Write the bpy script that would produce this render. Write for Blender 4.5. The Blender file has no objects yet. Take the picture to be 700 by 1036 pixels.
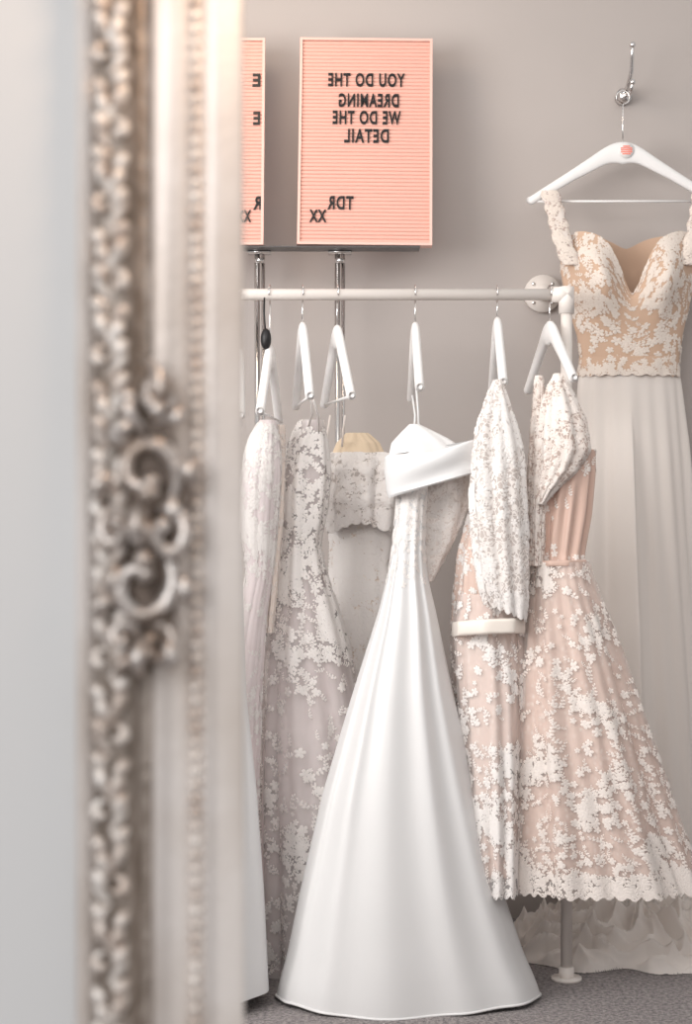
import bpy, math
import numpy as np
from mathutils import Vector, Matrix
rng = np.random.default_rng(11)
F = 1720.0; CZ = 1.1
def W(px, py, d): return np.array([(px-350)*d/F, d, CZ-(py-518)*d/F])
def lin(c):
    o=[]
    for v in c:
        v/=255.0
        o.append(v/12.92 if v<=0.04045 else ((v+0.055)/1.055)**2.4)
    return (o[0],o[1],o[2],1.0)
sc = bpy.context.scene
# ------------------------------------------------------------ helpers
def link(o, par=None):
    sc.collection.objects.link(o)
    if par is not None: o.parent = par
    return o
def empty(name, loc=(0,0,0)):
    e = bpy.data.objects.new(name, None); e.empty_display_size=.05
    return link(e)
def mk(name, v, f, mat, par=None, smooth=True):
    me = bpy.data.meshes.new(name)
    v = np.asarray(v, dtype=float)
    me.from_pydata(v.tolist(), [], f if isinstance(f, list) else f.tolist())
    me.update()
    if smooth: me.polygons.foreach_set("use_smooth", [True]*len(me.polygons))
    if mat: me.materials.append(mat)
    o = bpy.data.objects.new(name, me)
    return link(o, par)
class MB:
    def __init__(s): s.v=[]; s.f=[]; s.n=0
    def add(s, v, f):
        s.v.append(np.asarray(v,float)); s.f += [tuple(i+s.n for i in q) for q in f]; s.n += len(v)
    def obj(s, name, mat, par=None, smooth=True):
        return mk(name, np.concatenate(s.v), s.f, mat, par, smooth)
def tube(pts, r, seg=10, flat=None):
    P = np.asarray(pts,float); n=len(P)
    r = np.full(n, r) if np.isscalar(r) else np.interp(np.linspace(0,1,n), np.linspace(0,1,len(r)), r)
    T = np.gradient(P, axis=0); T /= np.linalg.norm(T,axis=1)[:,None]+1e-12
    up = np.array([0,1.0,0]) if abs(T[0][1])<.9 else np.array([1.0,0,0])
    N = up-np.dot(up,T[0])*T[0]; N/=np.linalg.norm(N)
    V=[]
    for i in range(n):
        N = N-np.dot(N,T[i])*T[i]; N/=np.linalg.norm(N)
        B = np.cross(T[i],N)
        for k in range(seg):
            a=2*math.pi*k/seg
            V.append(P[i]+r[i]*(math.cos(a)*N*(flat or 1)+math.sin(a)*B))
    Fc=[]
    for i in range(n-1):
        for k in range(seg):
            k2=(k+1)%seg
            Fc.append((i*seg+k,i*seg+k2,(i+1)*seg+k2,(i+1)*seg+k))
    Fc.append(tuple(range(seg))[::-1]); Fc.append(tuple((n-1)*seg+k for k in range(seg)))
    return V,Fc
def sphere(c, r, nu=10, nv=7, sc3=(1,1,1)):
    V=[];Fc=[]
    for i in range(nv+1):
        p=math.pi*i/nv
        for k in range(nu):
            a=2*math.pi*k/nu
            V.append((c[0]+r*sc3[0]*math.sin(p)*math.cos(a), c[1]+r*sc3[1]*math.sin(p)*math.sin(a), c[2]+r*sc3[2]*math.cos(p)))
    for i in range(nv):
        for k in range(nu):
            Fc.append((i*nu+k,(i+1)*nu+k,(i+1)*nu+(k+1)%nu,i*nu+(k+1)%nu))
    return V,Fc
def box(x0,x1,y0,y1,z0,z1):
    V=[(x,y,z) for x in (x0,x1) for y in (y0,y1) for z in (z0,z1)]
    return V,[(0,1,3,2),(4,6,7,5),(0,4,5,1),(2,3,7,6),(0,2,6,4),(1,5,7,3)]
# ------------------------------------------------------------ materials
def newmat(name):
    m=bpy.data.materials.new(name); m.use_nodes=True
    nt=m.node_tree; b=nt.nodes["Principled BSDF"]; return m,nt,b
def fabric(name, col, rough=.8, col2=None, nscale=60, bump=.15, bscale=400, bdist=.002, sheen=.2, alpha=1.0, metallic=0, spec=.4, dots=None, mixlo=.4, mixhi=.6, trans=0, lacepat=None):
    m,nt,b=newmat(name)
    tc=nt.nodes.new("ShaderNodeTexCoord")
    b.inputs["Roughness"].default_value=rough
    b.inputs["Metallic"].default_value=metallic
    b.inputs["Specular IOR Level"].default_value=spec
    b.inputs["Sheen Weight"].default_value=sheen
    b.inputs["Sheen Roughness"].default_value=.5
    if col2:
        no=nt.nodes.new("ShaderNodeTexNoise"); no.inputs["Scale"].default_value=nscale; no.inputs["Detail"].default_value=4
        nt.links.new(tc.outputs["Object"], no.inputs["Vector"])
        rp=nt.nodes.new("ShaderNodeValToRGB")
        rp.color_ramp.elements[0].position=mixlo; rp.color_ramp.elements[1].position=mixhi
        rp.color_ramp.elements[0].color=lin(col2); rp.color_ramp.elements[1].color=lin(col)
        nt.links.new(no.outputs["Fac"], rp.inputs["Fac"])
        out=rp.outputs["Color"]
    else:
        rg=nt.nodes.new("ShaderNodeRGB"); rg.outputs[0].default_value=lin(col); out=rg.outputs[0]
    if dots:
        vo=nt.nodes.new("ShaderNodeTexVoronoi"); vo.inputs["Scale"].default_value=dots[0]
        vo.inputs["Randomness"].default_value=.55
        nt.links.new(tc.outputs["Object"], vo.inputs["Vector"])
        r2=nt.nodes.new("ShaderNodeValToRGB"); r2.color_ramp.elements[0].position=dots[1]; r2.color_ramp.elements[1].position=dots[1]+.05
        r2.color_ramp.elements[0].color=(1,1,1,1); r2.color_ramp.elements[1].color=(0,0,0,1)
        nt.links.new(vo.outputs["Distance"], r2.inputs["Fac"])
        mx=nt.nodes.new("ShaderNodeMix"); mx.data_type='RGBA'
        nt.links.new(r2.outputs["Color"], mx.inputs["Factor"])
        nt.links.new(out, mx.inputs["A"]); mx.inputs["B"].default_value=lin(dots[2])
        out=mx.outputs["Result"]
    fac=None
    if lacepat:
        n0=nt.nodes.new("ShaderNodeTexNoise"); n0.inputs["Scale"].default_value=30; n0.inputs["Detail"].default_value=2
        nt.links.new(tc.outputs["Object"], n0.inputs["Vector"])
        mxv=nt.nodes.new("ShaderNodeMix"); mxv.data_type='RGBA'; mxv.inputs["Factor"].default_value=.04
        nt.links.new(tc.outputs["Object"], mxv.inputs["A"]); nt.links.new(n0.outputs["Color"], mxv.inputs["B"])
        vo=nt.nodes.new("ShaderNodeTexVoronoi"); vo.feature='DISTANCE_TO_EDGE'; vo.inputs["Scale"].default_value=lacepat[0]
        nt.links.new(mxv.outputs["Result"], vo.inputs["Vector"])
        r3=nt.nodes.new("ShaderNodeMapRange"); r3.inputs["From Min"].default_value=.06; r3.inputs["From Max"].default_value=.12; r3.inputs["To Min"].default_value=1; r3.inputs["To Max"].default_value=0
        nt.links.new(vo.outputs["Distance"], r3.inputs["Value"])
        n1=nt.nodes.new("ShaderNodeTexNoise"); n1.inputs["Scale"].default_value=lacepat[0]*.9; n1.inputs["Detail"].default_value=1
        nt.links.new(tc.outputs["Object"], n1.inputs["Vector"])
        r4=nt.nodes.new("ShaderNodeMapRange"); r4.inputs["From Min"].default_value=.52; r4.inputs["From Max"].default_value=.56
        nt.links.new(n1.outputs["Fac"], r4.inputs["Value"])
        mm=nt.nodes.new("ShaderNodeMath"); mm.operation='MAXIMUM'
        nt.links.new(r3.outputs[0],mm.inputs[0]); nt.links.new(r4.outputs[0],mm.inputs[1]); fac=mm.outputs[0]
        mx=nt.nodes.new("ShaderNodeMix"); mx.data_type='RGBA'
        nt.links.new(fac, mx.inputs["Factor"]); nt.links.new(out, mx.inputs["A"]); mx.inputs["B"].default_value=lin(lacepat[1])
        out=mx.outputs["Result"]
    nt.links.new(out, b.inputs["Base Color"])
    if bump>0:
        n2=nt.nodes.new("ShaderNodeTexNoise"); n2.inputs["Scale"].default_value=bscale; n2.inputs["Detail"].default_value=3
        nt.links.new(tc.outputs["Object"], n2.inputs["Vector"])
        bp=nt.nodes.new("ShaderNodeBump"); bp.inputs["Strength"].default_value=bump; bp.inputs["Distance"].default_value=bdist
        nt.links.new(n2.outputs["Fac"], bp.inputs["Height"]); nt.links.new(bp.outputs["Normal"], b.inputs["Normal"])
    last=b.outputs[0]; o=nt.nodes["Material Output"]
    if trans>0:
        tl=nt.nodes.new("ShaderNodeBsdfTranslucent"); tl.inputs["Color"].default_value=lin(col)
        ms=nt.nodes.new("ShaderNodeMixShader"); ms.inputs[0].default_value=trans
        nt.links.new(last, ms.inputs[1]); nt.links.new(tl.outputs[0], ms.inputs[2]); last=ms.outputs[0]
    if alpha<1:
        tr=nt.nodes.new("ShaderNodeBsdfTransparent")
        ms=nt.nodes.new("ShaderNodeMixShader"); ms.inputs[0].default_value=alpha
        if fac is not None:
            mr=nt.nodes.new("ShaderNodeMapRange"); mr.inputs["To Min"].default_value=alpha; mr.inputs["To Max"].default_value=min(1,alpha+.35)
            nt.links.new(fac,mr.inputs["Value"]); nt.links.new(mr.outputs[0],ms.inputs[0])
        nt.links.new(tr.outputs[0], ms.inputs[1]); nt.links.new(last, ms.inputs[2]); last=ms.outputs[0]
    nt.links.new(last, o.inputs[0])
    return m
M={}
M['satin']=fabric("satin_white",(220,219,219),rough=.34,bump=.08,bscale=9,bdist=.01,sheen=.05,spec=.5)
M['lace']=fabric("lace_white",(241,236,233),rough=.95,bump=.4,bscale=700,sheen=.1,trans=.08)
M['lace_warm']=fabric("lace_ivory",(235,223,213),rough=.95,bump=.4,bscale=700,trans=.08)
M['lace_cream']=fabric("lace_cream",(240,231,225),rough=.95,bump=.4,bscale=700,trans=.08)
LW=(239,233,229)
M['net_white']=fabric("net_white",(228,218,213),rough=.95,bump=.2,bscale=500,alpha=.68,lacepat=(80,LW),trans=.15)
M['net_nude']=fabric("net_nude",(226,205,195),rough=.95,bump=.2,bscale=500,alpha=.68,lacepat=(80,(238,228,221)),trans=.15)
M['sheer']=fabric("sheer_tulle",(244,238,236),rough=.95,bump=0,alpha=.38,trans=.25)
M['sheer_dot']=fabric("sheer_dotted_tulle",(240,228,222),rough=.95,bump=0,alpha=.36,trans=.25,dots=(60,.2,(252,247,243)))
M['lacecloth']=fabric("lace_cloth",(222,213,208),rough=.95,bump=.3,bscale=500,lacepat=(80,LW))
M['lacecloth_w']=fabric("lace_cloth_warm",(216,199,186),rough=.95,bump=.3,bscale=500,lacepat=(60,(240,232,225)))
M['tulle']=fabric("tulle_lilac",(236,226,226),rough=.95,col2=(228,215,215),nscale=6,bump=.1,trans=.1)
M['ivory']=fabric("ivory_crepe",(234,221,212),rough=.85)
M['nude']=fabric("nude_lining",(222,202,176),rough=.7)
M['blush']=fabric("blush_lining",(222,200,189),rough=.75,col2=(214,189,177),nscale=9,dots=(62,.2,(240,227,220)))
M['rose']=fabric("rose_satin",(208,178,164),rough=.40,bump=.05,bscale=30,bdist=.01)
M['gold']=fabric("nude_bodice",(202,171,148),rough=.8)
M['chiffon']=fabric("chiffon_ivory",(238,230,224),rough=.85,bump=.1,bscale=40,trans=.15)
M['ribbon']=fabric("satin_ribbon",(230,221,212),rough=.35,bump=.03)
M['plastic']=fabric("white_plastic",(236,234,233),rough=.35,bump=0,sheen=0)
M['paint']=fabric("white_painted_steel",(229,221,215),rough=.4,bump=.05,sheen=0)
M['black']=fabric("black_plastic",(22,20,22),rough=.45,bump=0,sheen=0)
M['smoke']=fabric("smoked_shelf_edge",(60,56,56),rough=.3,bump=0,sheen=0)
M['pink']=fabric("pink_felt",(226,177,163),rough=.95,bump=.3,bscale=700,sheen=.1)
M['pinkframe']=fabric("pink_frame",(232,190,178),rough=.5,bump=0,sheen=0)
M['label']=fabric("coral_label",(238,130,112),rough=.5,bump=0,sheen=0)
M['wall']=fabric("grey_wall_paint",(185,177,173),rough=.9,col2=(182,174,170),nscale=2,bump=.08,bscale=120,sheen=0,spec=.2)
M['wallf']=fabric("pale_wall_paint",(214,214,214),rough=.7,bump=.03,sheen=0,spec=.3)
M['carpet']=fabric("grey_carpet",(168,158,156),rough=1,col2=(100,92,94),nscale=110,bump=1,bscale=200,bdist=.012,sheen=.2,mixlo=.35,mixhi=.65)
m,nt,b=newmat("chrome"); b.inputs["Metallic"].default_value=1; b.inputs["Roughness"].default_value=.18; b.inputs["Base Color"].default_value=(.75,.73,.72,1); M['chrome']=m
def silver(name,c1,c2,metal,rough,scale=55,lo=.35,hi=.6,bump=.5):
    return fabric(name,c1,rough=rough,col2=c2,nscale=scale,bump=bump,bscale=160,bdist=.003,sheen=0,metallic=metal,mixlo=lo,mixhi=hi)
M['silver']=silver("antique_silver_leaf",(240,234,228),(198,183,172),.35,.38)
M['silverdk']=silver("antique_silver_ornament",(222,215,210),(160,145,134),.7,.3,scale=40)
M['silverpale']=silver("champagne_silver",(230,223,218),(212,202,194),.25,.42,scale=9,bump=.2)
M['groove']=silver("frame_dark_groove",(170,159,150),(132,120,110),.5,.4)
M['shade_plate']=silver("ornament_shade_plate",(124,110,100),(84,72,64),.4,.6)
# ------------------------------------------------------------ cloth loft
def smooth_cols(P, n, win=.07):
    t=np.linspace(P[0,0],P[-1,0],400)
    k=max(3,int(400*win)); ker=np.hanning(k+2)[1:-1]; ker/=ker.sum()
    out=[t]
    for c in range(1,P.shape[1]):
        y=np.interp(t,P[:,0],P[:,c])
        pl=2*y[0]-y[1:k+1][::-1]; pr=2*y[-1]-y[-k-1:-1][::-1]
        out.append(np.convolve(np.concatenate([pl,y,pr]),ker,'same')[k:-k])
    tt=np.linspace(t[0],t[-1],n)
    return [np.interp(tt,t,o) for o in out]
def loft(name, prof, d, mat, par, nu=180, nv=120, n=(7,12,19), w=(.5,.35,.25), seed=0, drift=1.5, post=None, hem=None, top=None, win=.07, cap=False, out=0.0):
    r=np.random.default_rng(seed+100)
    P=np.array([list(p)+[0]*(6-len(p)) for p in prof],float)
    py,xl,xr,b,amp,dy=smooth_cols(P,nv,win)
    th=np.linspace(0,2*math.pi,nu,endpoint=False)
    TH,V=np.meshgrid(th,np.linspace(0,1,nv))
    f=np.zeros_like(TH)
    for k,wk in zip(n,w):
        ph=r.uniform(0,6.28); dr=r.uniform(-1,1)*drift; p2=r.uniform(0,6.28)
        a=k*TH+ph+dr*V*2+.9*np.sin(2*TH+p2+V*1.5)
        s=np.sin(a); f+=wk*(s*.6+.4*(1-2*np.abs(np.sin(a/2+.4*np.sin(TH)))) if k%2==0 else s)
    D=d+dy[:,None]
    cx=((xl+xr)/2-350)[:,None]*D/F; a=((xr-xl)/2)[:,None]*D/F
    z=CZ-(py[:,None]-518)*D/F
    A=amp[:,None]*f+out
    X=cx+np.cos(TH)*(a+A); Y=D-np.sin(TH)*(b[:,None]+A); Z=z+0*TH
    if hem is not None: Z=Z+hem(TH)*V**10
    if top is not None: Z=Z+top(TH)*(1-V)**2
    G=np.stack([X,Y,Z],-1)
    if post is not None: G=post(G,TH,V,py)
    idx=np.arange(nv*nu).reshape(nv,nu); nx=np.roll(idx,-1,1)
    Fc=np.stack([idx[:-1],idx[1:],nx[1:],nx[:-1]],-1).reshape(-1,4)
    verts=G.reshape(-1,3); fl=Fc.tolist()
    if cap:
        verts=np.vstack([verts,G[0].mean(0)]); c=len(verts)-1
        fl+= [(int(idx[0,k]),int(nx[0,k]),c) for k in range(nu)]
    mk(name, verts, fl, mat, par)
    return G
def petals():
    V=[];Fc=[]
    for k in range(5):
        a=2*math.pi*k/5; c0=len(V)
        ca,sa=math.cos(a),math.sin(a)
        V.append((.5*ca,.5*sa,.14))
        for j in range(8):
            t=2*math.pi*j/8; u=.55+.45*math.cos(t); w=.33*math.sin(t)*(1+.25*math.cos(t))
            V.append((u*ca-w*sa,u*sa+w*ca,.0))
        for j in range(8): Fc.append((c0,c0+1+j,c0+1+(j+1)%8))
    c0=len(V); V.append((0,0,.22))
    for j in range(6): V.append((.2*math.cos(j*1.047),.2*math.sin(j*1.047),.08))
    for j in range(6): Fc.append((c0,c0+1+j,c0+1+(j+1)%6))
    return np.array(V),Fc
def spray():
    V=[];Fc=[]
    def leaf(x,y,a,L,w):
        c0=len(V); ca,sa=math.cos(a),math.sin(a)
        for (u,v,h) in ((0,0,.0),(.3,w,.0),(.7,w*.8,.0),(1,0,.0),(.7,-w*.8,.0),(.3,-w,.0),(.5,0,.10)):
            V.append((x+L*(u*ca-v*sa),y+L*(u*sa+v*ca),h))
        for j in range(6): Fc.append((c0+6,c0+j,c0+(j+1)%6))
    ys=np.linspace(-1.1,1.1,7)
    xs=.3*np.sin(ys*1.6)
    for i in range(6):
        c0=len(V)
        V += [(xs[i]-.05,ys[i],.02),(xs[i]+.05,ys[i],.02),(xs[i+1]+.05,ys[i+1],.02),(xs[i+1]-.05,ys[i+1],.02)]
        Fc.append((c0,c0+1,c0+2,c0+3))
        s=1 if i%2 else -1
        leaf(xs[i],ys[i],math.pi/2-s*.95,.85-.05*i,.34)
    leaf(xs[-1],ys[-1],1.4,.6,.3)
    return np.array(V),Fc
TPL=[petals(),spray()]
def scatter(name, G, count, dens, size, mat, par, off=.0010, pf=.5, seed=0, clump=0.0):
    r=np.random.default_rng(seed+500)
    nv,nu,_=G.shape
    Gu=np.roll(G,-1,1)-G; Gv=np.gradient(G,axis=0)
    N=np.cross(Gv,Gu); N/=np.linalg.norm(N,axis=2)[...,None]+1e-12
    cen=G.mean(1,keepdims=True)
    sgn=np.sign(np.sum(N*(G-cen),axis=2).mean()); N=N*sgn
    Lu=np.linalg.norm(Gu,axis=2); Lv=np.linalg.norm(Gv,axis=2)
    area=Lu*Lv
    v=np.linspace(0,1,nv)[:,None]; th=np.linspace(0,2*math.pi,nu,endpoint=False)[None,:]
    wgt=area*dens(v,th)*np.ones((nv,nu))
    if clump>0:
        p=G*1.0; q=[r.uniform(0,6.28) for _ in range(6)]
        c=np.sin(38*p[...,0]+q[0]+2*np.sin(17*p[...,2]+q[1]))+np.sin(30*p[...,2]+q[2]+2*np.sin(23*p[...,0]+q[3]))
        wgt=wgt*((1-clump)+clump*np.clip(c,0,2)**2)
    wgt[0]=0
    ch=r.choice(nv*nu,count,p=(wgt/wgt.sum()).ravel())
    I=ch//nu+r.random(count); J=ch%nu+r.random(count)
    mb=MB()
    Ii=np.clip(I.astype(int),0,nv-1)
    lu=Lu.mean(1)[Ii]; lv=Lv.mean(1)[Ii]
    lu=np.maximum(lu,Lu[Ii,J.astype(int)%nu]*.8)
    kind=(r.random(count)>pf).astype(int)
    for t in (0,1):
        T,Fc=TPL[t]; s=np.where(kind==t)[0]
        if len(s)==0: continue
        S=r.uniform(size[0],size[1],len(s)); A=r.uniform(0,6.28,len(s)) if t==0 else r.normal(0,.8,len(s))
        x=S[:,None]*(np.cos(A)[:,None]*T[:,0]-np.sin(A)[:,None]*T[:,1]); y=S[:,None]*(np.sin(A)[:,None]*T[:,0]+np.cos(A)[:,None]*T[:,1])
        jj=J[s][:,None]+x/lu[s][:,None]; ii=np.clip(I[s][:,None]-y/lv[s][:,None],0,nv-1.001)
        i0=ii.astype(int); fi=(ii-i0)[...,None]; j0=np.floor(jj).astype(int); fj=(jj-j0)[...,None]
        def smp(Q): return (Q[i0,j0%nu]*(1-fi)*(1-fj)+Q[i0+1,j0%nu]*fi*(1-fj)+Q[i0,(j0+1)%nu]*(1-fi)*fj+Q[i0+1,(j0+1)%nu]*fi*fj)
        p=smp(G)+smp(N)*(off+S[:,None,None]*T[None,:,2:3]*.9+r.uniform(0,.0008,(len(s),1,1)))
        for q in range(len(s)): mb.add(p[q],Fc)
    return mb.obj(name,mat,par)
# ------------------------------------------------------------ room
v,f=box(-3,3,4.6,4.7,0,2.7); mk("wall_back",v,f,M['wall'],smooth=False)
v,f=box(-3,3,-1.5,4.6,-.05,0); mk("floor",v,f,M['carpet'],smooth=False)
FX0=W(80,0,1.2)[0]; FX1=.78; FZ0=.28; FZ1=1.92
mb=MB()
mb.add(*box(-2.2,FX0+.04,1.2,1.27,0,2.4)); mb.add(*box(FX1-.04,2.2,1.2,1.27,0,2.4))
mb.add(*box(FX0+.04,FX1-.04,1.2,1.27,0,FZ0+.04)); mb.add(*box(FX0+.04,FX1-.04,1.2,1.27,FZ1-.04,2.4))
mb.obj("wall_front",M['wallf'],smooth=False)
# ------------------------------------------------------------ ornate mirror frame
fr=empty("ornate_mirror_frame")
px2s=lambda p:(p-80)*1.2/F
prof=[(80,0),(80,14),(83,19),(90,21),(97,19),(99,13),(102,20),(108,26),(118,29),(128,27),(135,22),(138,12),(141,5),(150,3),(155,6),(157,13),(160,15),(186,12),(188,10),(191,7),(206,7),(208,11),(212,14),(225,11),(238,7),(244,5),(246,3),(246,-10)]
def fpt(side,s,t,h):
    y=1.2-h
    if side==0: return (FX0+s,y,t)
    if side==2: return (FX1-s,y,t)
    if side==1: return (t,y,FZ1-s)
    return (t,y,FZ0+s)
def strip(i0,i1,name,mat):
    V=[];Fc=[]
    for p,h in prof[i0:i1+1]:
        s=px2s(p); h*=.001
        V+=[(FX0+s,1.2-h,FZ0+s),(FX0+s,1.2-h,FZ1-s),(FX1-s,1.2-h,FZ1-s),(FX1-s,1.2-h,FZ0+s)]
    n=i1-i0+1
    for i in range(n-1):
        for k in range(4):
            k2=(k+1)%4; Fc.append((i*4+k,i*4+k2,(i+1)*4+k2,(i+1)*4+k))
    return mk(name,V,Fc,mat,fr)
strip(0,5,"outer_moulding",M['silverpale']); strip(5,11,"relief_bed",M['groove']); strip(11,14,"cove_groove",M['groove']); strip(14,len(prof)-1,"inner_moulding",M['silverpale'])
mb=MB(); mb2=MB()
for side in range(4):
    lo,hi=(FZ0,FZ1) if side in (0,2) else (FX0,FX1)
    t=lo+.08
    while t<hi-.08:
        mb.add(*sphere(fpt(side,px2s(199),t,.009),.0046,8,6)); t+=.0098
    t=lo+.01
    while t<hi-.01:
        mb2.add(*sphere(fpt(side,px2s(90),t,.021),.0042,7,5,(1,.7,.62) if side in(0,2) else (.62,.7,1))); t+=.0066
mb.obj("bead_row",M['silver'],fr); mb2.obj("rope_edge",M['silverpale'],fr)
mb=MB()
def path2(side,pts): return [fpt(side,px2s(p),t,h) for p,t,h in pts]
for side in range(4):
    lo,hi=(FZ0,FZ1) if side in (0,2) else (FX0,FX1)
    t0=lo+.03; k=0
    while t0<hi-.05:
        s=1 if k%2 else -1; c=118; Lm=.052
        j=rng.uniform(-1,1)
        ts=np.linspace(0,1,14)
        mb.add(*tube(path2(side,[(c+s*11*math.sin(2*math.pi*q)+j,t0+Lm*q,.031) for q in ts]),[.002,.0048,.004,.0048,.002],8))
        an=np.linspace(0,4.6,14)
        mb.add(*tube(path2(side,[(c-s*8+s*(10-1.6*a)*math.cos(a+1),t0+.013+(10-1.6*a)*.0007*math.sin(a+1),.032+.001*a) for a in an]),[.0015,.004,.003],8))
        for q,(dx,dt,L) in enumerate(((14,.012,.016),(10,.024,.02),(15,.036,.015),(-12,.028,.02),(-15,.042,.014))):
            mb.add(*tube(path2(side,[(c+s*dx*(.25+.9*u),t0+dt+L*(u-.3)+.003*math.sin(3*u),.028+.007*math.sin(3.1*u)) for u in np.linspace(0,1,8)]),[.0008,.0046,.005,.001],8))
        t0+=Lm; k+=1
mb.obj("acanthus_relief",M['silver'],fr)
mb=MB()
def op(px,py,h):
    p=W(px+8,py,1.2); return (p[0],1.2-h,p[2])
def scroll(cx,cy,rx0,r1,a0,a1,th,h0=.030,h1=.044,sy=1.0,n=30):
    pts=[]
    for q in np.linspace(0,1,n):
        a=math.radians(a0+(a1-a0)*q); r=rx0+(r1-rx0)*q**.8
        pts.append(op(cx+r*math.cos(a),cy-sy*r*math.sin(a),h0+(h1-h0)*q))
    mb.add(*tube(pts,[th*.35,th*1.05,th,th*.8,th*.6],10)); mb.add(*sphere(pts[-1],th*1.0,10,8))
def leaf(x0,y0,x1,y1,bend,th,h=.030):
    pts=[];dx,dy=x1-x0,y1-y0
    for q in np.linspace(0,1,12):
        s=math.sin(math.pi*q)
        pts.append(op(x0+dx*q-dy*bend*s,y0+dy*q+dx*bend*s,h+.012*s))
    mb.add(*tube(pts,[th*.4,th,th*1.15,th*.8,th*.15],9))
scroll(146,478,36,12,-70,300,.0062,sy=1.1); scroll(140,590,38,12,70,-300,.0062,sy=1.15)
scroll(168,540,22,8,120,-240,.0058,.034,.05,1.3); scroll(116,535,18,6,60,420,.0052,.032,.046,1.3)
scroll(156,405,20,7,-110,230,.005,sy=1.3); scroll(156,648,22,7,110,-220,.005,sy=1.0)
scroll(124,440,16,5,20,-300,.0048); scroll(122,640,17,5,-30,300,.0048)
for a in [(152,430,146,364,.18,.0055),(146,440,132,392,-.2,.005),(166,430,182,412,.2,.0045),
          (172,470,190,500,-.3,.0058),(172,500,188,526,.25,.005),(116,480,102,512,.3,.005),(114,565,102,600,-.2,.005),
          (172,580,186,612,-.2,.0055),(146,640,142,684,.12,.0055),(160,640,170,678,-.15,.0048),(150,505,146,560,.18,.0075),(130,520,152,560,-.2,.0058),
          (138,420,112,400,.2,.0045),(120,600,96,628,.2,.0045),(136,660,118,682,.2,.0042)]:
    leaf(*a)
for (x,y,r) in ((150,500,.0075),(146,565,.007),(158,418,.005),(150,655,.005)):
    mb.add(*sphere(op(x,y,.046),r,12,8))
mb.obj("rocaille_ornament",M['silverdk'],fr)
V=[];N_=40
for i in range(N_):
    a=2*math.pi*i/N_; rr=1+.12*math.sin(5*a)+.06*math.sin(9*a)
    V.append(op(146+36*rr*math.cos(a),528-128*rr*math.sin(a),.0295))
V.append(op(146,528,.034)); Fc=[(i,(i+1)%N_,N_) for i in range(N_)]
mk("ornament_shade_plate",V,Fc,M['shade_plate'],fr)  # dark backing plate, its colour paints the shade between the scrolls
# ------------------------------------------------------------ clothes rail
rail=empty("clothes_rail"); RY=4.0
zr=W(0,298,RY)[2]; xp=W(573,0,RY)[0]
mb=MB()
mb.add(*tube([(-1.6,RY,zr),(xp,RY,zr)],.0135,20)); mb.obj("rail_bar",M['paint'],rail)
mb=MB(); mb.add(*tube([(xp,RY,.012),(xp,RY,zr)],.0135,20)); mb.obj("upright",M['paint'],rail)
mb=MB(); mb.add(*tube([(-1.6,RY,.012),(-1.6,RY,zr)],.0135,20)); mb.obj("upright_far",M['paint'],rail)
def disc(cx,cy,cz,r,axis,t):
    p=[np.array((cx,cy,cz)),np.array((cx,cy,cz))+np.array(axis)*t]; return tube([p[0],p[1]],r,32)
zf=W(0,297,4.58)[2]; xf=W(549,0,4.58)[0]
mb=MB(); mb.add(*tube([(xp-.035,RY,zr),(xp+.012,RY,zr)],.0185,20)); mb.add(*tube([(xp,RY,zr-.045),(xp,RY,zr+.018)],.0185,20))
mb.obj("corner_fitting",M['paint'],rail)
mb=MB(); mb.add(*tube([(xp,RY,zr),(xf,4.59,zf)],.0135,20)); mb.obj("wall_brace",M['paint'],rail)
mb=MB(); mb.add(*disc(xf,4.575,zf,.05,(0,1,0),.025)); mb.add(*tube([(xf,4.54,zf),(xf,4.58,zf)],.022,20)); mb.obj("wall_flange",M['paint'],rail)
mb=MB()
for a in (45,135,225,315):
    mb.add(*sphere((xf+.036*math.cos(math.radians(a)),4.573,zf+.036*math.sin(math.radians(a))),.005,8,6,(1,.5,1)))
mb.obj("flange_screws",M['chrome'],rail)
mb=MB(); mb.add(*disc(xp,RY,.0,.036,(0,0,1),.006)); mb.add(*tube([(xp,RY,.0),(xp,RY,.03)],.018,20))
mb.add(*disc(-1.6,RY,.0,.045,(0,0,1),.008)); mb.obj("floor_flange",M['paint'],rail)
p=W(269,343,3.97)
mb=MB(); mb.add(*sphere(p,.014,14,10,(.9,.8,1.8))); mb.add(*tube([p,(p[0]-.004,3.97,p[2]+.06),(p[0]-.004,3.98,zr-.01)],.002,8)); mb.obj("rail_tag",M['black'],None)
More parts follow.
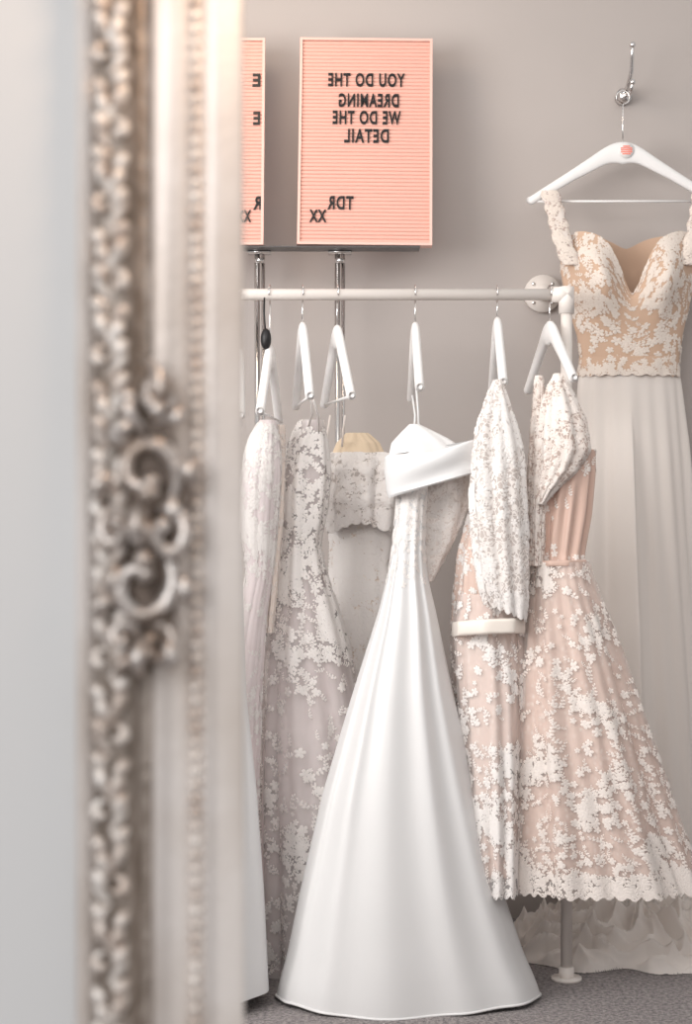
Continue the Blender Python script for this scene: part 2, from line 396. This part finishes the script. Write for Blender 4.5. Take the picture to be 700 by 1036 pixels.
# ------------------------------------------------------------ hangers
def hanger(x,y,ztop,hw,drop,rot,hookc,thick=.010,ch=.028,label=False,name="clothes_hanger",bar=True):
    e=empty(name)
    R=np.array([[math.cos(rot),-math.sin(rot),0],[math.sin(rot),math.cos(rot),0],[0,0,1]])
    def tr(P): return (np.asarray(P,float)@R.T)+np.array([x,y,ztop])
    tz={0:0,.08:.015,.18:.09,.32:.25,.55:.5,.8:.76,.97:.94,1:.98}
    t2=np.linspace(-1,1,61)
    kk=sorted(tz); zz=-drop*np.interp(np.abs(t2),kk,[tz[k] for k in kk])
    ker=np.ones(5)/5; zz=np.convolve(np.pad(zz,2,'edge'),ker,'valid')
    hh=np.interp(np.abs(t2),[0,.15,.5,.95,1],[ch,ch*.8,ch*.55,ch*.42,ch*.2])
    V=[];Fc=[];seg=14
    for i,t in enumerate(t2):
        for k in range(seg):
            a=2*math.pi*k/seg; c_,s_=math.cos(a),math.sin(a)
            V.append((t*hw, thick*np.sign(c_)*abs(c_)**.7*(1 if abs(t)<.97 else .6), zz[i]-hh[i]+hh[i]*s_))
    for i in range(60):
        for k in range(seg):
            k2=(k+1)%seg; Fc.append((i*seg+k,i*seg+k2,(i+1)*seg+k2,(i+1)*seg+k))
    Fc.append(tuple(range(seg))); Fc.append(tuple(60*seg+k for k in range(seg))[::-1])
    mk("shoulder_arms",tr(V),Fc,M['plastic'],e)
    if bar:
        mb=MB(); zb=-drop*.90-ch*.6
        mb.add(*tube(tr([(-hw*.90,0,zb),(hw*.90,0,zb)]),.0032,10)); mb.obj("trouser_bar",M['plastic'],e)
    hz=hookc-ztop; r=.0175
    pts=[(0,0,-.01),(0,0,(hz-r)*.5)]
    for a in np.linspace(-90,205,22): pts.append((r*math.cos(math.radians(a)),0,hz+r*math.sin(math.radians(a))))
    mb=MB(); mb.add(*tube(tr(pts),.0019,8)); mb.obj("hook",M['chrome'],e)
    if label:
        mb=MB(); mb.add(*tube(tr([(0.008,-thick-.001,-.026),(0.008,-thick-.0025,-.026)]),.02,28)); mb.obj("label",M['plastic'],e)
        mb=MB()
        for dz,ww in ((.011,.009),(.006,.015),(.001,.015),(-.004,.015),(-.009,.011)): mb.add(*box(x+.008-ww,x+.008+ww,y-thick-.0035,y-thick-.002,ztop-.026+dz-.0016,ztop-.026+dz+.0016))
        mb.obj("label_print",M['label'],e,False)
    return e
H=math.pi/2
for px,pt,rot,dr,br,hw_ in ((242,352,H+.08,.17,1,.2),(273,348,H-.07,.17,1,.2),(306,325,H+.11,.19,1,.2),(341,328,H+.2,.18,1,.17),(420,325,H+.01,.17,0,.2),(503,320,H-.02,.17,0,.2),(556,324,H+.16,.15,0,.2)):
    p=W(px,pt,RY); hanger(p[0],RY,p[2],hw_,dr,rot,zr+.004,thick=.0105,ch=.030,bar=bool(br))
pw=W(630,143,4.46)
hanger(pw[0],4.46,pw[2],.252,.155,0,pw[2]+.115,thick=.008,ch=.03,label=True)
wh=empty("wall_coat_hook"); mb=MB()
h0=W(632,96,4.56)
mb.add(*disc(h0[0],4.57,h0[2],.021,(0,1,0),.03)); mb.add(*sphere((h0[0],4.565,h0[2]),.018,16,10,(1,.7,1.1)))
zc=pw[2]+.115
mb.add(*tube([(h0[0],4.56,h0[2]),(h0[0],4.51,h0[2]-.012),(h0[0]-.002,4.47,zc+.012),(h0[0]-.002,4.455,zc+.012),(h0[0],4.435,zc+.03)],[.007,.006,.005,.005,.0055],12)); mb.add(*sphere((h0[0],4.433,zc+.034),.008,12,9))
mb.add(*tube([(h0[0],4.56,h0[2]+.005),(h0[0]+.003,4.53,h0[2]+.015),(h0[0]+.008,4.50,h0[2]+.05),(h0[0]+.008,4.49,h0[2]+.085),(h0[0]+.006,4.475,h0[2]+.105)],[.007,.006,.0055,.005,.005],12)); mb.add(*sphere((h0[0]+.006,4.472,h0[2]+.11),.0085,12,9))
mb.obj("double_hook",M['chrome'],wh)
# ------------------------------------------------------------ letter board and its bevel reflection
def letter_board(cx,w,h,zb,texts,roll,yb=4.37,yt=4.47):
    e=empty("letter_board")
    lean=math.atan2(yt-yb,h)
    Mx=Matrix.Translation((cx,yb,zb))@Matrix.Rotation(roll,4,'Y')@Matrix.Rotation(-lean,4,'X')
    def tr(V): return [tuple(Mx@Vector(q)) for q in V]
    mb=MB(); t=.007
    for bx in (box(-w/2,-w/2+t,-.010,.012,0,h),box(w/2-t,w/2,-.010,.012,0,h),box(-w/2+t,w/2-t,-.010,.012,0,t),box(-w/2+t,w/2-t,-.010,.012,h-t,h),box(-w/2+t,w/2-t,.004,.012,t,h-t)):
        mb.add(tr(bx[0]),bx[1])
    mb.obj("frame",M['pinkframe'],e,False)
    n=54; pitch=(h-2*t)/n
    zs=[]
    for i in range(n):
        z0=t+i*pitch
        zs+=[(z0,-.0012),(z0+pitch*.12,-.0038),(z0+pitch*.3,-.0048),(z0+pitch*.6,-.0048),(z0+pitch*.82,-.0038),(z0+pitch*.94,-.0012)]
    zs.append((h-t,-.0012))
    V=[];Fc=[]
    for z,y in zs: V+=[(-w/2+t,y,z),(w/2-t,y,z)]
    for i in range(len(zs)-1): Fc.append((2*i,2*i+1,2*i+3,2*i+2))
    mb=MB(); mb.add(tr(V),Fc); mb.obj("grooved_felt",M['pink'],e,False)
    for s,xr_,zc_,wid,hh in texts:
        cu=bpy.data.curves.new("letters",'FONT'); cu.body=s; cu.size=.055; cu.extrude=.0016; cu.offset=.0013; cu.space_character=1.18
        o=bpy.data.objects.new("letters",cu); link(o)
        bpy.context.view_layer.update()
        dx,dz=o.dimensions[0],o.dimensions[1]
        bb=[tuple(c) for c in o.bound_box]; x0=min(c[0] for c in bb); y0=min(c[1] for c in bb)
        dg=bpy.context.evaluated_depsgraph_get()
        me=bpy.data.meshes.new_from_object(o.evaluated_get(dg)); bpy.data.objects.remove(o)
        o=bpy.data.objects.new("letters",me); me.materials.clear(); me.materials.append(M['black'])
        sx=wid/dx; sz=hh/dz
        for vt in me.vertices:
            lx=(vt.co.x-x0)*sx; lz=(vt.co.y-y0)*sz
            vt.co=Mx@Vector((xr_-lx,-.0068-vt.co.z,zc_-hh/2+lz))
        me.update(); link(o,e)
    return e
kx=4.42/F
bw=135*kx; bh=214*kx*1.03; zb=W(0,250,4.39)[2]; bcx=(368.5-350)*kx
OY=5
def T(s,r,l,y0,y1):
    return (s,(r-368.5)*kx,(249-(y0+y1)/2+OY)*kx,(r-l)*kx,(y1-y0)*kx)
letter_board(bcx,bw,bh,zb,[T("YOU DO THE",408,330,71.5,86),T("DREAMING",402,341,93.5,108),T("WE DO THE",404,335,112,126.5),T("DETAIL",392,347,131.5,146),T("TDR",357,331,203,217),T("XX",330,313,217.5,230.5)],math.radians(.6))
w2=90*kx; c2=(222.5-350)*kx
def T2(s,r,l,y0,y1): return (s,(r-222.5)*kx,(249-(y0+y1)/2+OY)*kx,(r-l)*kx,(y1-y0)*kx)
letter_board(c2,w2,bh,zb,[T2("E",263,255,72,86),T2("E",263,256,113,127),T2("R",265,257,203,217),T2("XX",255,240,217.5,230)],0)  # narrow copy, stands for the board's reflection in the mirror bevel
# ------------------------------------------------------------ display stand with shelf
st=empty("chrome_display_stand")
zs_=zb-.004
mb=MB(); mb.add(*box(W(150,0,4.4)[0],W(424,0,4.4)[0],4.345,4.42,zs_-.003,zs_)); mb.obj("shelf",M['smoke'],st,False)
for nm,xx in (("pole",344),("pole_reflection",263)):  # the second pole is the first one's bevel reflection, modelled solid
    x0=W(xx,0,4.45)[0]; mb=MB()
    mb.add(*tube([(x0-.007,4.44,.012),(x0-.007,4.44,zs_-.004)],.007,16)); mb.add(*tube([(x0+.008,4.455,.012),(x0+.008,4.455,zs_-.004)],.005,16))
    mb.add(*tube([(x0,4.44,zs_-.03),(x0,4.44,zs_-.018)],.014,18)); mb.add(*box(x0-.03,x0+.03,4.40,4.45,zs_-.008,zs_-.003)); mb.add(*disc(x0,4.44,0,.08,(0,0,1),.012))
    mb.obj(nm,M['chrome'],st)
# ------------------------------------------------------------ dresses
def band(name,par,mat,pts,h,th,d,n=60,seg=32,rip=.003,seed=0,pw_=.45):
    P=np.array(pts,float); t=np.linspace(0,1,len(P)); tt=np.linspace(0,1,n)
    def sm(a):
        k=9; return np.convolve(np.concatenate([2*a[0]-a[1:k][::-1],a,2*a[-1]-a[-k:-1][::-1]]),np.hanning(k+2)[1:-1]/np.hanning(k+2)[1:-1].sum(),'same')[k-1:-(k-1)]
    px=np.interp(tt,t,P[:,0]); pyy=sm(np.interp(tt,t,P[:,1])); dyy=sm(np.interp(tt,t,P[:,2])); hh=sm(np.interp(tt,np.linspace(0,1,len(h)),h))
    V=[];Fc=[]
    for i in range(n):
        c=W(px[i],pyy[i],d+dyy[i])
        k0=.7 if i in(0,n-1) else 1
        for k in range(seg):
            a=2*math.pi*k/seg; ca,sa=math.cos(a),math.sin(a)
            rr=rip*math.sin(4*sa+tt[i]*7+seed)
            V.append((c[0],c[1]-th*np.sign(ca)*abs(ca)**.8*k0-rr,c[2]+hh[i]/2*np.sign(sa)*abs(sa)**pw_*k0))
    for i in range(n-1):
        for k in range(seg):
            k2=(k+1)%seg; Fc.append((i*seg+k,i*seg+k2,(i+1)*seg+k2,(i+1)*seg+k))
    Fc.append(tuple(range(seg))); Fc.append(tuple((n-1)*seg+k for k in range(seg)))
    return mk(name,V,Fc,mat,par)
def straps(par,mat,lst,r=.0025,name="straps"):
    mb=MB()
    for pts in lst: mb.add(*tube([W(*p) for p in pts],r,8))
    mb.obj(name,mat,par)
scal=lambda n,a:(lambda T:-a*np.abs(np.sin(n*T)))
# --- satin off-shoulder gown (hero)
g=empty("satin_wedding_gown")
def herofold(G,TH,V,py):
    for c,wd,am in ((2.38,.17,.032),(1.85,.22,.016),(1.20,.18,.030),(2.82,.12,.020),(.72,.14,.018)):
        cc=c-.12*V+.05*np.sin(3*V+c)
        G[...,1]-=am*np.exp(-((TH-cc)/wd)**2)*np.clip(V*1.6,0,1)*(1-.5*V)
    return G
G=loft("skirt",[(480,404,432,.03,.001),(520,400,431,.035,.001),(560,396,430,.04,.001),(585,391,433,.045,.0015),(620,382,441,.06,.002),(700,356,457,.09,.004),(800,325,480,.12,.006),(900,300,504,.15,.009),(960,286,523,.165,.012),(990,276,536,.17,.014),(1000,274,539,.17,.014)],3.86,M['satin'],g,n=(3,5,8),w=(.8,.5,.3),seed=3,drift=.6,nv=160,nu=260,hem=lambda T:.006*np.sin(3*T)-.012,post=herofold)
hm=G[-1]; hp=np.vstack([hm,hm[:1]]); mb=MB(); mb.add(*tube(hp,.003,8)); mb.obj("hem",M['satin'],g)
scatter("bodice_lace",G,520,lambda v,t:(v<.21)*(1-v*4.2).clip(0.05),(.005,.010),M['lace'],g,off=.0008)
G=loft("bodice_back",[(452,412,484,.03,.004),(480,414,482,.035,.006),(510,418,474,.035,.006),(545,424,460,.03,.004),(588,420,438,.03,.002)],3.93,M['lacecloth'],g,n=(3,5,8),w=(.6,.4,.4),cap=True)
scatter("back_lace",G,300,lambda v,t:(v>.1)*1.0,(.006,.011),M['lace'],g,off=.0008)
def tilt(G,TH,V,py):
    s=np.cos(TH)
    G[...,2]+=.006+s*(.018+.010*V)-.012*(1-s**2)*np.clip(np.sin(TH),0,1)*(1-V)
    G[...,1]-=.006*np.sin(V*6+1.2*s)*np.clip(np.sin(TH),0,1)
    return G
loft("off_shoulder_cuff",[(455,391,481,.056,0),(457,389,483,.060,0),(470,389,484,.062,.001),(486,391,483,.064,.001),(492,392,482,.064,0),(494,393,480,.056,0)],3.83,M['satin'],g,n=(3,4),w=(.6,.5),seed=40,nv=60,nu=180,win=.02,post=tilt)
loft("cuff_lining",[(459,392,480,.052,0),(492,394,478,.054,0)],3.83,M['satin'],g,seed=42,nv=30,win=.02,post=tilt)
def tilt2(G,TH,V,py):
    G[...,2]+=.012*np.cos(TH)*V; return G
loft("shoulder_drape",[(429,414,424,.006,0),(436,406,436,.015,.002),(446,396,452,.022,.003),(466,390,476,.028,.003)],3.90,M['satin'],g,n=(3,5,7),w=(.6,.5,.5),seed=41,nv=40,cap=True,post=tilt2,win=.04)
straps(g,M['satin'],[[(421,392,3.9),(423,415,3.9),(424,440,3.9)],[(417,400,3.95),(420,420,3.93),(419,440,3.92)]])
# --- sleeved lace tea dress
g=empty("lace_sleeve_dress")
pe=[(600,466,522,.08,.003),(640,459,530,.09,.006),(700,462,532,.1,.009),(780,468,530,.11,.012),(850,471,528,.12,.015)]
loft("skirt_lining",pe+[(878,472,526,.12,.016)],3.9,M['blush'],g,n=(6,11,17),seed=5)
G=loft("skirt_overlay",pe+[(894,472,527,.12,.016)],3.9,M['sheer'],g,n=(6,11,17),seed=5,hem=scal(18,.010),out=.006)
scatter("skirt_lace",G,2800,lambda v,t:.6+1.5*(v>.5)+3*(v>.92),(.006,.013),M['lace'],g,seed=4,clump=.6)
G=loft("bodice",[(520,474,510,.04,.003),(560,463,505,.07,.005),(600,459,520,.08,.005),(636,457,527,.085,.005)],3.93,M['blush'],g,seed=6,cap=True)
scatter("bodice_lace",G,450,lambda v,t:1.0+0*v,(.006,.012),M['lace'],g,seed=5,clump=.5)
def slv(G,TH,V,py):
    G[...,2]+=-.02*np.cos(TH)*V**3
    return G
G=loft("sleeve",[(384,499,508,.008,.001),(400,492,514,.02,.004),(430,482,523,.035,.009),(460,478,530,.045,.012),(500,476,533,.05,.013),(560,480,535,.045,.012),(600,486,534,.04,.010),(616,492,532,.035,.008)],3.80,M['net_white'],g,n=(4,7,11),seed=7,hem=scal(9,.010),cap=True,post=slv,win=.05)
scatter("sleeve_lace",G,800,lambda v,t:1+2*(v>.9)+.0*t,(.007,.014),M['lace'],g,seed=6,clump=.7)
loft("inner_sleeve",[(400,492,513,.02,.001),(450,484,524,.033,.003),(520,482,526,.035,.003),(596,486,526,.03,.003)],3.86,M['ivory'],g,seed=9,cap=True)
band("satin_belt",g,M['ribbon'],[(457,637,.07),(463,636,.0),(490,634,-.04),(520,633,-.035),(531,633,.02)],[.032,.034,.034],.010,3.81,rip=.0006)
# --- blush lace cocktail dress
g=empty("blush_lace_dress")
pf_=[(568,541,592,.05,.003),(600,538,602,.06,.006),(650,534,622,.07,.010),(750,529,656,.08,.015),(850,526,690,.085,.018)]
loft("skirt_lining",pf_+[(880,526,700,.085,.018)],3.86,M['blush'],g,n=(7,12,19),seed=8,nu=260)
G=loft("skirt_overlay",pf_+[(898,524,708,.088,.018)],3.86,M['sheer_dot'],g,n=(7,12,19),seed=8,nu=260,hem=scal(24,.010),out=.007)
scatter("skirt_lace",G,4000,lambda v,t:.7+.7*(v>.6)+4*(v>.93),(.005,.012),M['lace_cream'],g,seed=8,clump=.65)
G=loft("bodice",[(455,548,602,.05,.003),(480,546,601,.05,.006),(520,543,597,.045,.009),(560,542,591,.045,.007),(575,541,592,.05,.003)],3.87,M['rose'],g,n=(8,13,18),w=(.6,.5,.3),seed=10,cap=True)
scatter("bodice_lace",G,170,lambda v,t:.1+4*(v<.2)+3*(v>.88)+2*(np.cos(t)<-.3),(.006,.011),M['lace_cream'],g,seed=51)
G=loft("lace_cap",[(378,560,568,.006,.001),(395,553,578,.02,.004),(425,545,592,.035,.007),(455,541,597,.045,.007),(478,540,582,.045,.007),(495,540,562,.04,.006),(508,541,550,.03,.003)],3.83,M['net_nude'],g,seed=11,cap=True,hem=scal(8,.006),n=(4,7,11),win=.05)
scatter("cap_lace",G,500,lambda v,t:1+0*v,(.006,.012),M['lace_cream'],g,seed=9,clump=.5)
G=loft("side_lace",[(380,541,549,.01,.001),(430,537,553,.03,.003),(500,534,552,.04,.004),(572,533,550,.04,.004)],3.85,M['net_nude'],g,seed=12,cap=True)
scatter("side_lace_flowers",G,300,lambda v,t:1+0*v,(.005,.010),M['lace_cream'],g,seed=10)
band("waist_ribbon",g,M['rose'],[(540,571,.03),(555,570,-.01),(575,570,-.01),(593,569,.03)],[.014,.014],.01,3.82,rip=.0004)
# --- lace & tulle gown
g=empty("lace_tulle_gown")
pb=[(425,308,322,.02,.001),(445,298,327,.03,.003),(480,289,330,.045,.005),(520,288,326,.05,.005),(550,291,318,.045,.005),(580,285,326,.055,.007),(650,273,347,.08,.011),(760,267,368,.1,.018),(870,267,378,.12,.022),(990,267,386,.13,.024)]
loft("lining",pb,4.08,M['tulle'],g,n=(6,10,16),seed=14,nu=220,nv=130,cap=True)
G=loft("tulle_overlay",pb,4.08,M['sheer'],g,n=(5,9,13),seed=15,nu=240,nv=150,out=.012)
scatter("lace",G,3900,lambda v,t:4*(v<.26)+2.6*((v>=.26)&(v<.42))+.5*((v>=.42)&(v<.65))+1.1*(v>=.65),(.006,.014),M['lace'],g,seed=12,pf=.4,clump=.6)
straps(g,M['lace'],[[(314,400,3.95),(316,418,4.0),(312,432,4.05)],[(317,405,3.95),(322,420,4.0),(323,440,4.06)]])
# --- off shoulder ivory lace gown
g=empty("ivory_lace_gown")
G=loft("gown",[(455,340,388,.03,.001),(480,334,398,.05,.003),(540,333,402,.055,.004),(570,334,398,.05,.006),(620,332,404,.06,.012),(700,328,414,.06,.016),(850,318,430,.06,.016),(940,310,440,.06,.016)],4.30,M['lacecloth_w'],g,seed=16,n=(6,10,16),cap=True)
scatter("lace",G,2600,lambda v,t:(np.sin(t)>-.2)*(2.6*((v>=.1)&(v<.6))+.4*(v>=.6)),(.008,.017),M['lace'],g,seed=13,pf=.5,clump=.6)
G=loft("lace_ruffle",[(458,330,400,.03,.004),(475,325,403,.06,.010),(505,324,403,.065,.014),(532,330,400,.05,.012)],4.25,M['net_white'],g,n=(5,9,13),seed=17,hem=lambda T:-.008*np.abs(np.sin(12*T))-.012*np.sin(3*T),cap=True)
scatter("ruffle_lace",G,800,lambda v,t:1+1.5*(v>.8),(.008,.015),M['lace'],g,seed=14,clump=.5)
loft("nude_lining",[(438,350,372,.015,.003),(448,340,384,.03,.006),(466,334,392,.04,.006)],4.27,M['nude'],g,seed=44,nv=30,n=(4,7,11),cap=True)
straps(g,M['lace_cream'],[[(349,420,4.20),(347,436,4.21),(346,452,4.23)],[(334,420,4.20),(331,440,4.21),(332,462,4.22)]])
# --- cap sleeve dress near the frame
g=empty("cap_sleeve_lace_gown")
G=loft("gown",[(425,262,279,.02,.001),(445,250,284,.04,.004),(480,243,285,.055,.006),(530,243,281,.05,.006),(580,250,276,.045,.005),(620,240,270,.05,.005),(700,222,264,.06,.006),(850,200,260,.06,.006),(985,190,260,.06,.006)],3.98,M['tulle'],g,n=(6,10,16),seed=19,cap=True)
scatter("lace",G,1500,lambda v,t:4*(v<.3)+.8*(v>=.3),(.006,.013),M['lace'],g,seed=15,pf=.5,clump=.6)
G=loft("second_layer",[(430,278,288,.02,.002),(470,276,288,.02,.002),(520,276,287,.02,.002),(580,272,282,.02,.002),(640,268,276,.02,.002)],4.01,M['ivory'],g,seed=20,cap=True)
scatter("layer_lace",G,160,lambda v,t:1+0*v,(.006,.010),M['lace_cream'],g,seed=16)
# --- satin gown's bevel reflection, built as a second gown mostly behind the frame
g=empty("satin_wedding_gown")
loft("skirt",[(430,222,238,.03,.001),(520,212,242,.035,.002),(585,205,246,.045,.002),(700,196,250,.07,.003),(800,185,261,.09,.005),(900,170,268,.12,.006),(1000,150,272,.14,.006)],3.80,M['satin'],g,n=(3,5,9),w=(.8,.5,.2),seed=23,drift=.6,cap=True)
# --- plunge gown on the wall
g=empty("plunge_neck_gown")
d0=4.44
def topg(T):
    s=np.abs(np.cos(T)); fr_=(np.sin(T)>0)
    pxl=58*np.exp(-(s/.26)**1.6)+20*np.clip((s-.88)/.12,0,1)+6*np.clip((.75-s)/.5,0,1)
    return -(pxl*d0/F)*np.where(fr_,1,.2)
def cups(G,T,V,py):
    s=np.cos(T); P=py[:,None]
    bul=.06*(np.exp(-((s-.5)/.28)**2)+np.exp(-((s+.5)/.28)**2))*np.exp(-((P-286)/32)**2)*(np.sin(T)>0)
    G[...,1]-=bul
    return G
G=loft("bodice",[(236,573,700,.05,0),(262,567,704,.055,0),(300,573,698,.055,.001),(340,584,690,.05,.001),(378,588,686,.05,.001)],d0,M['gold'],g,nu=260,top=topg,post=cups,seed=25)
scatter("bodice_lace",G,1300,lambda v,t:1.2*(v<.10)+1.1-.35*(v>.6)+.8*(v>.9),(.006,.014),M['lace_warm'],g,seed=17,pf=.6,clump=.3)
def slit(G,T,V,py):
    G[...,1]-=.05*np.clip((T-1.59)/.02,0,1)*np.exp(-((T-1.62)/.3).clip(0)**2)*np.clip(V*2.5-.2,0,1)
    return G
loft("skirt",[(372,586,686,.052,.002),(390,584,688,.055,.004),(450,582,694,.06,.008),(600,577,706,.065,.011),(800,570,724,.07,.014),(935,562,738,.08,.016)],d0,M['chiffon'],g,n=(5,9,17),w=(.6,.4,.25),seed=26,nu=320,drift=.6,post=slit)
G=loft("waist_lace",[(362,586,686,.055,0),(380,584,688,.06,.003)],d0,M['gold'],g,seed=27,nv=10,hem=scal(12,.006))
scatter("waist_lace_trim",G,380,lambda v,t:1+2*(v>.5),(.006,.010),M['lace_warm'],g,seed=37)
for nm,pts in (("strap_left",[(556,193,4.44),(562,215,4.42),(568,240,4.40),(578,268,4.39)]),("strap_right",[(710,193,4.44),(707,215,4.42),(703,240,4.40),(694,268,4.39)])):
    c=[W(*p) for p in pts]; P=np.array([[np.interp(q,[0,1,2,3],[cc[k] for cc in c]) for k in range(3)] for q in np.linspace(0,3,60)])
    V=np.zeros((60,12,3)); wv=.021+.005*np.abs(np.sin(np.linspace(0,1,60)*16))
    for k in range(12):
        a=2*math.pi*k/12; V[:,k,0]=P[:,0]+wv*math.cos(a); V[:,k,1]=P[:,1]-.006*math.sin(a); V[:,k,2]=P[:,2]
    idx=np.arange(720).reshape(60,12); nx=np.roll(idx,-1,1)
    mk(nm,V.reshape(-1,3),np.stack([idx[:-1],idx[1:],nx[1:],nx[:-1]],-1).reshape(-1,4).tolist(),M['net_nude'],g)
    scatter(nm+"_lace",V,90,lambda v,t:1+0*v,(.008,.014),M['lace_warm'],g,seed=18)
nx_,ny_=300,200
xs=np.linspace(.38,1.08,nx_); ys=np.linspace(4.035,4.56,ny_); X,Y=np.meshgrid(xs,ys)
cx,cy=.74,4.32
rad=np.sqrt(((X-cx)/.34)**2+((Y-cy)/.28)**2)
ang=np.arctan2(Y-cy,X-cx)
wrp=.5*np.sin(9*X+7*Y)+.4*np.sin(17*X-13*Y+1)+.3*np.sin(31*Y+11*X)
r1=1-np.abs(np.sin(11*rad+2.6*wrp+1.8*np.sin(3*ang)+1.2*np.sin(7*ang)))
r2=1-np.abs(np.sin(8*ang+3.5*wrp+5*rad))
r3=np.abs(np.sin(34*X+5*np.sin(21*Y)+3*wrp))*np.abs(np.sin(29*Y+4*np.sin(25*X)))
edge=1+.10*np.sin(5*ang+1)+.06*np.sin(11*ang)
fall=np.clip(1-(rad/edge)**2,0,1)**.5
Z=fall*(.025+.06*(1-rad.clip(0,1))+.06*r1**1.6+.045*r2**1.6+.012*r3)+.002
keep=fall>0
idx=np.arange(nx_*ny_).reshape(ny_,nx_)
q=np.stack([idx[:-1,:-1],idx[:-1,1:],idx[1:,1:],idx[1:,:-1]],-1)
kq=keep[:-1,:-1]|keep[1:,1:]
mk("pooled_train",np.stack([X,Y,Z],-1).reshape(-1,3),q[kq].tolist(),M['chiffon'],g)
# ------------------------------------------------------------ lights
w=bpy.data.worlds.new("World"); sc.world=w; w.use_nodes=True
bg=w.node_tree.nodes["Background"]; bg.inputs[0].default_value=(1,.98,.965,1); bg.inputs[1].default_value=.56
def area(name,loc,tgt,sx,sy,e,col):
    l=bpy.data.lights.new(name,'AREA'); l.shape='RECTANGLE'; l.size=sx; l.size_y=sy; l.energy=e; l.color=col
    o=bpy.data.objects.new(name,l); o.location=loc; o.rotation_euler=(Vector(tgt)-Vector(loc)).to_track_quat('-Z','Y').to_euler(); link(o)
area("window_light",(-1.6,2.3,1.8),(.2,4.1,.7),1.4,1.4,58,(1,.98,.955))
area("front_fill_light",(-.3,1.6,2.15),(.15,4.1,.7),1.4,.6,17,(1,.985,.965))  # fill added above the opening to brighten the dresses from the front
area("overhead_softbox",(.6,2.6,2.6),(.3,4.2,1.0),1.2,1.2,8,(1,.95,.9))  # unseen softbox added overhead to light the dressing room
area("camera_side_fill",(-.9,-1.0,1.7),(-.1,1.2,1.1),1.6,1.6,29,(.98,.985,1))  # fill added on the camera side to light the frame and pale wall
def point(name,loc,e,col,r):
    l=bpy.data.lights.new(name,'POINT'); l.energy=e; l.color=col; l.shadow_soft_size=r
    o=bpy.data.objects.new(name,l); o.location=loc; link(o)
point("warm_lamp",(.02,1.0,1.56),2.6,(1,.68,.45),.05)
point("warm_wall_lamp",(-.35,3.9,2.55),8,(1,.8,.62),.12)
# ------------------------------------------------------------ camera
cam=bpy.data.cameras.new("camera"); co=bpy.data.objects.new("camera",cam); link(co)
cam.sensor_fit='VERTICAL'; cam.sensor_height=36; cam.sensor_width=36; cam.lens=F/1036*36
co.location=(0,0,CZ); co.rotation_euler=(math.pi/2,0,0)
cam.dof.use_dof=True; cam.dof.focus_distance=3.95; cam.dof.aperture_fstop=cam.lens/11.5
sc.camera=co
sc.view_settings.view_transform='Standard'; sc.view_settings.look='None'
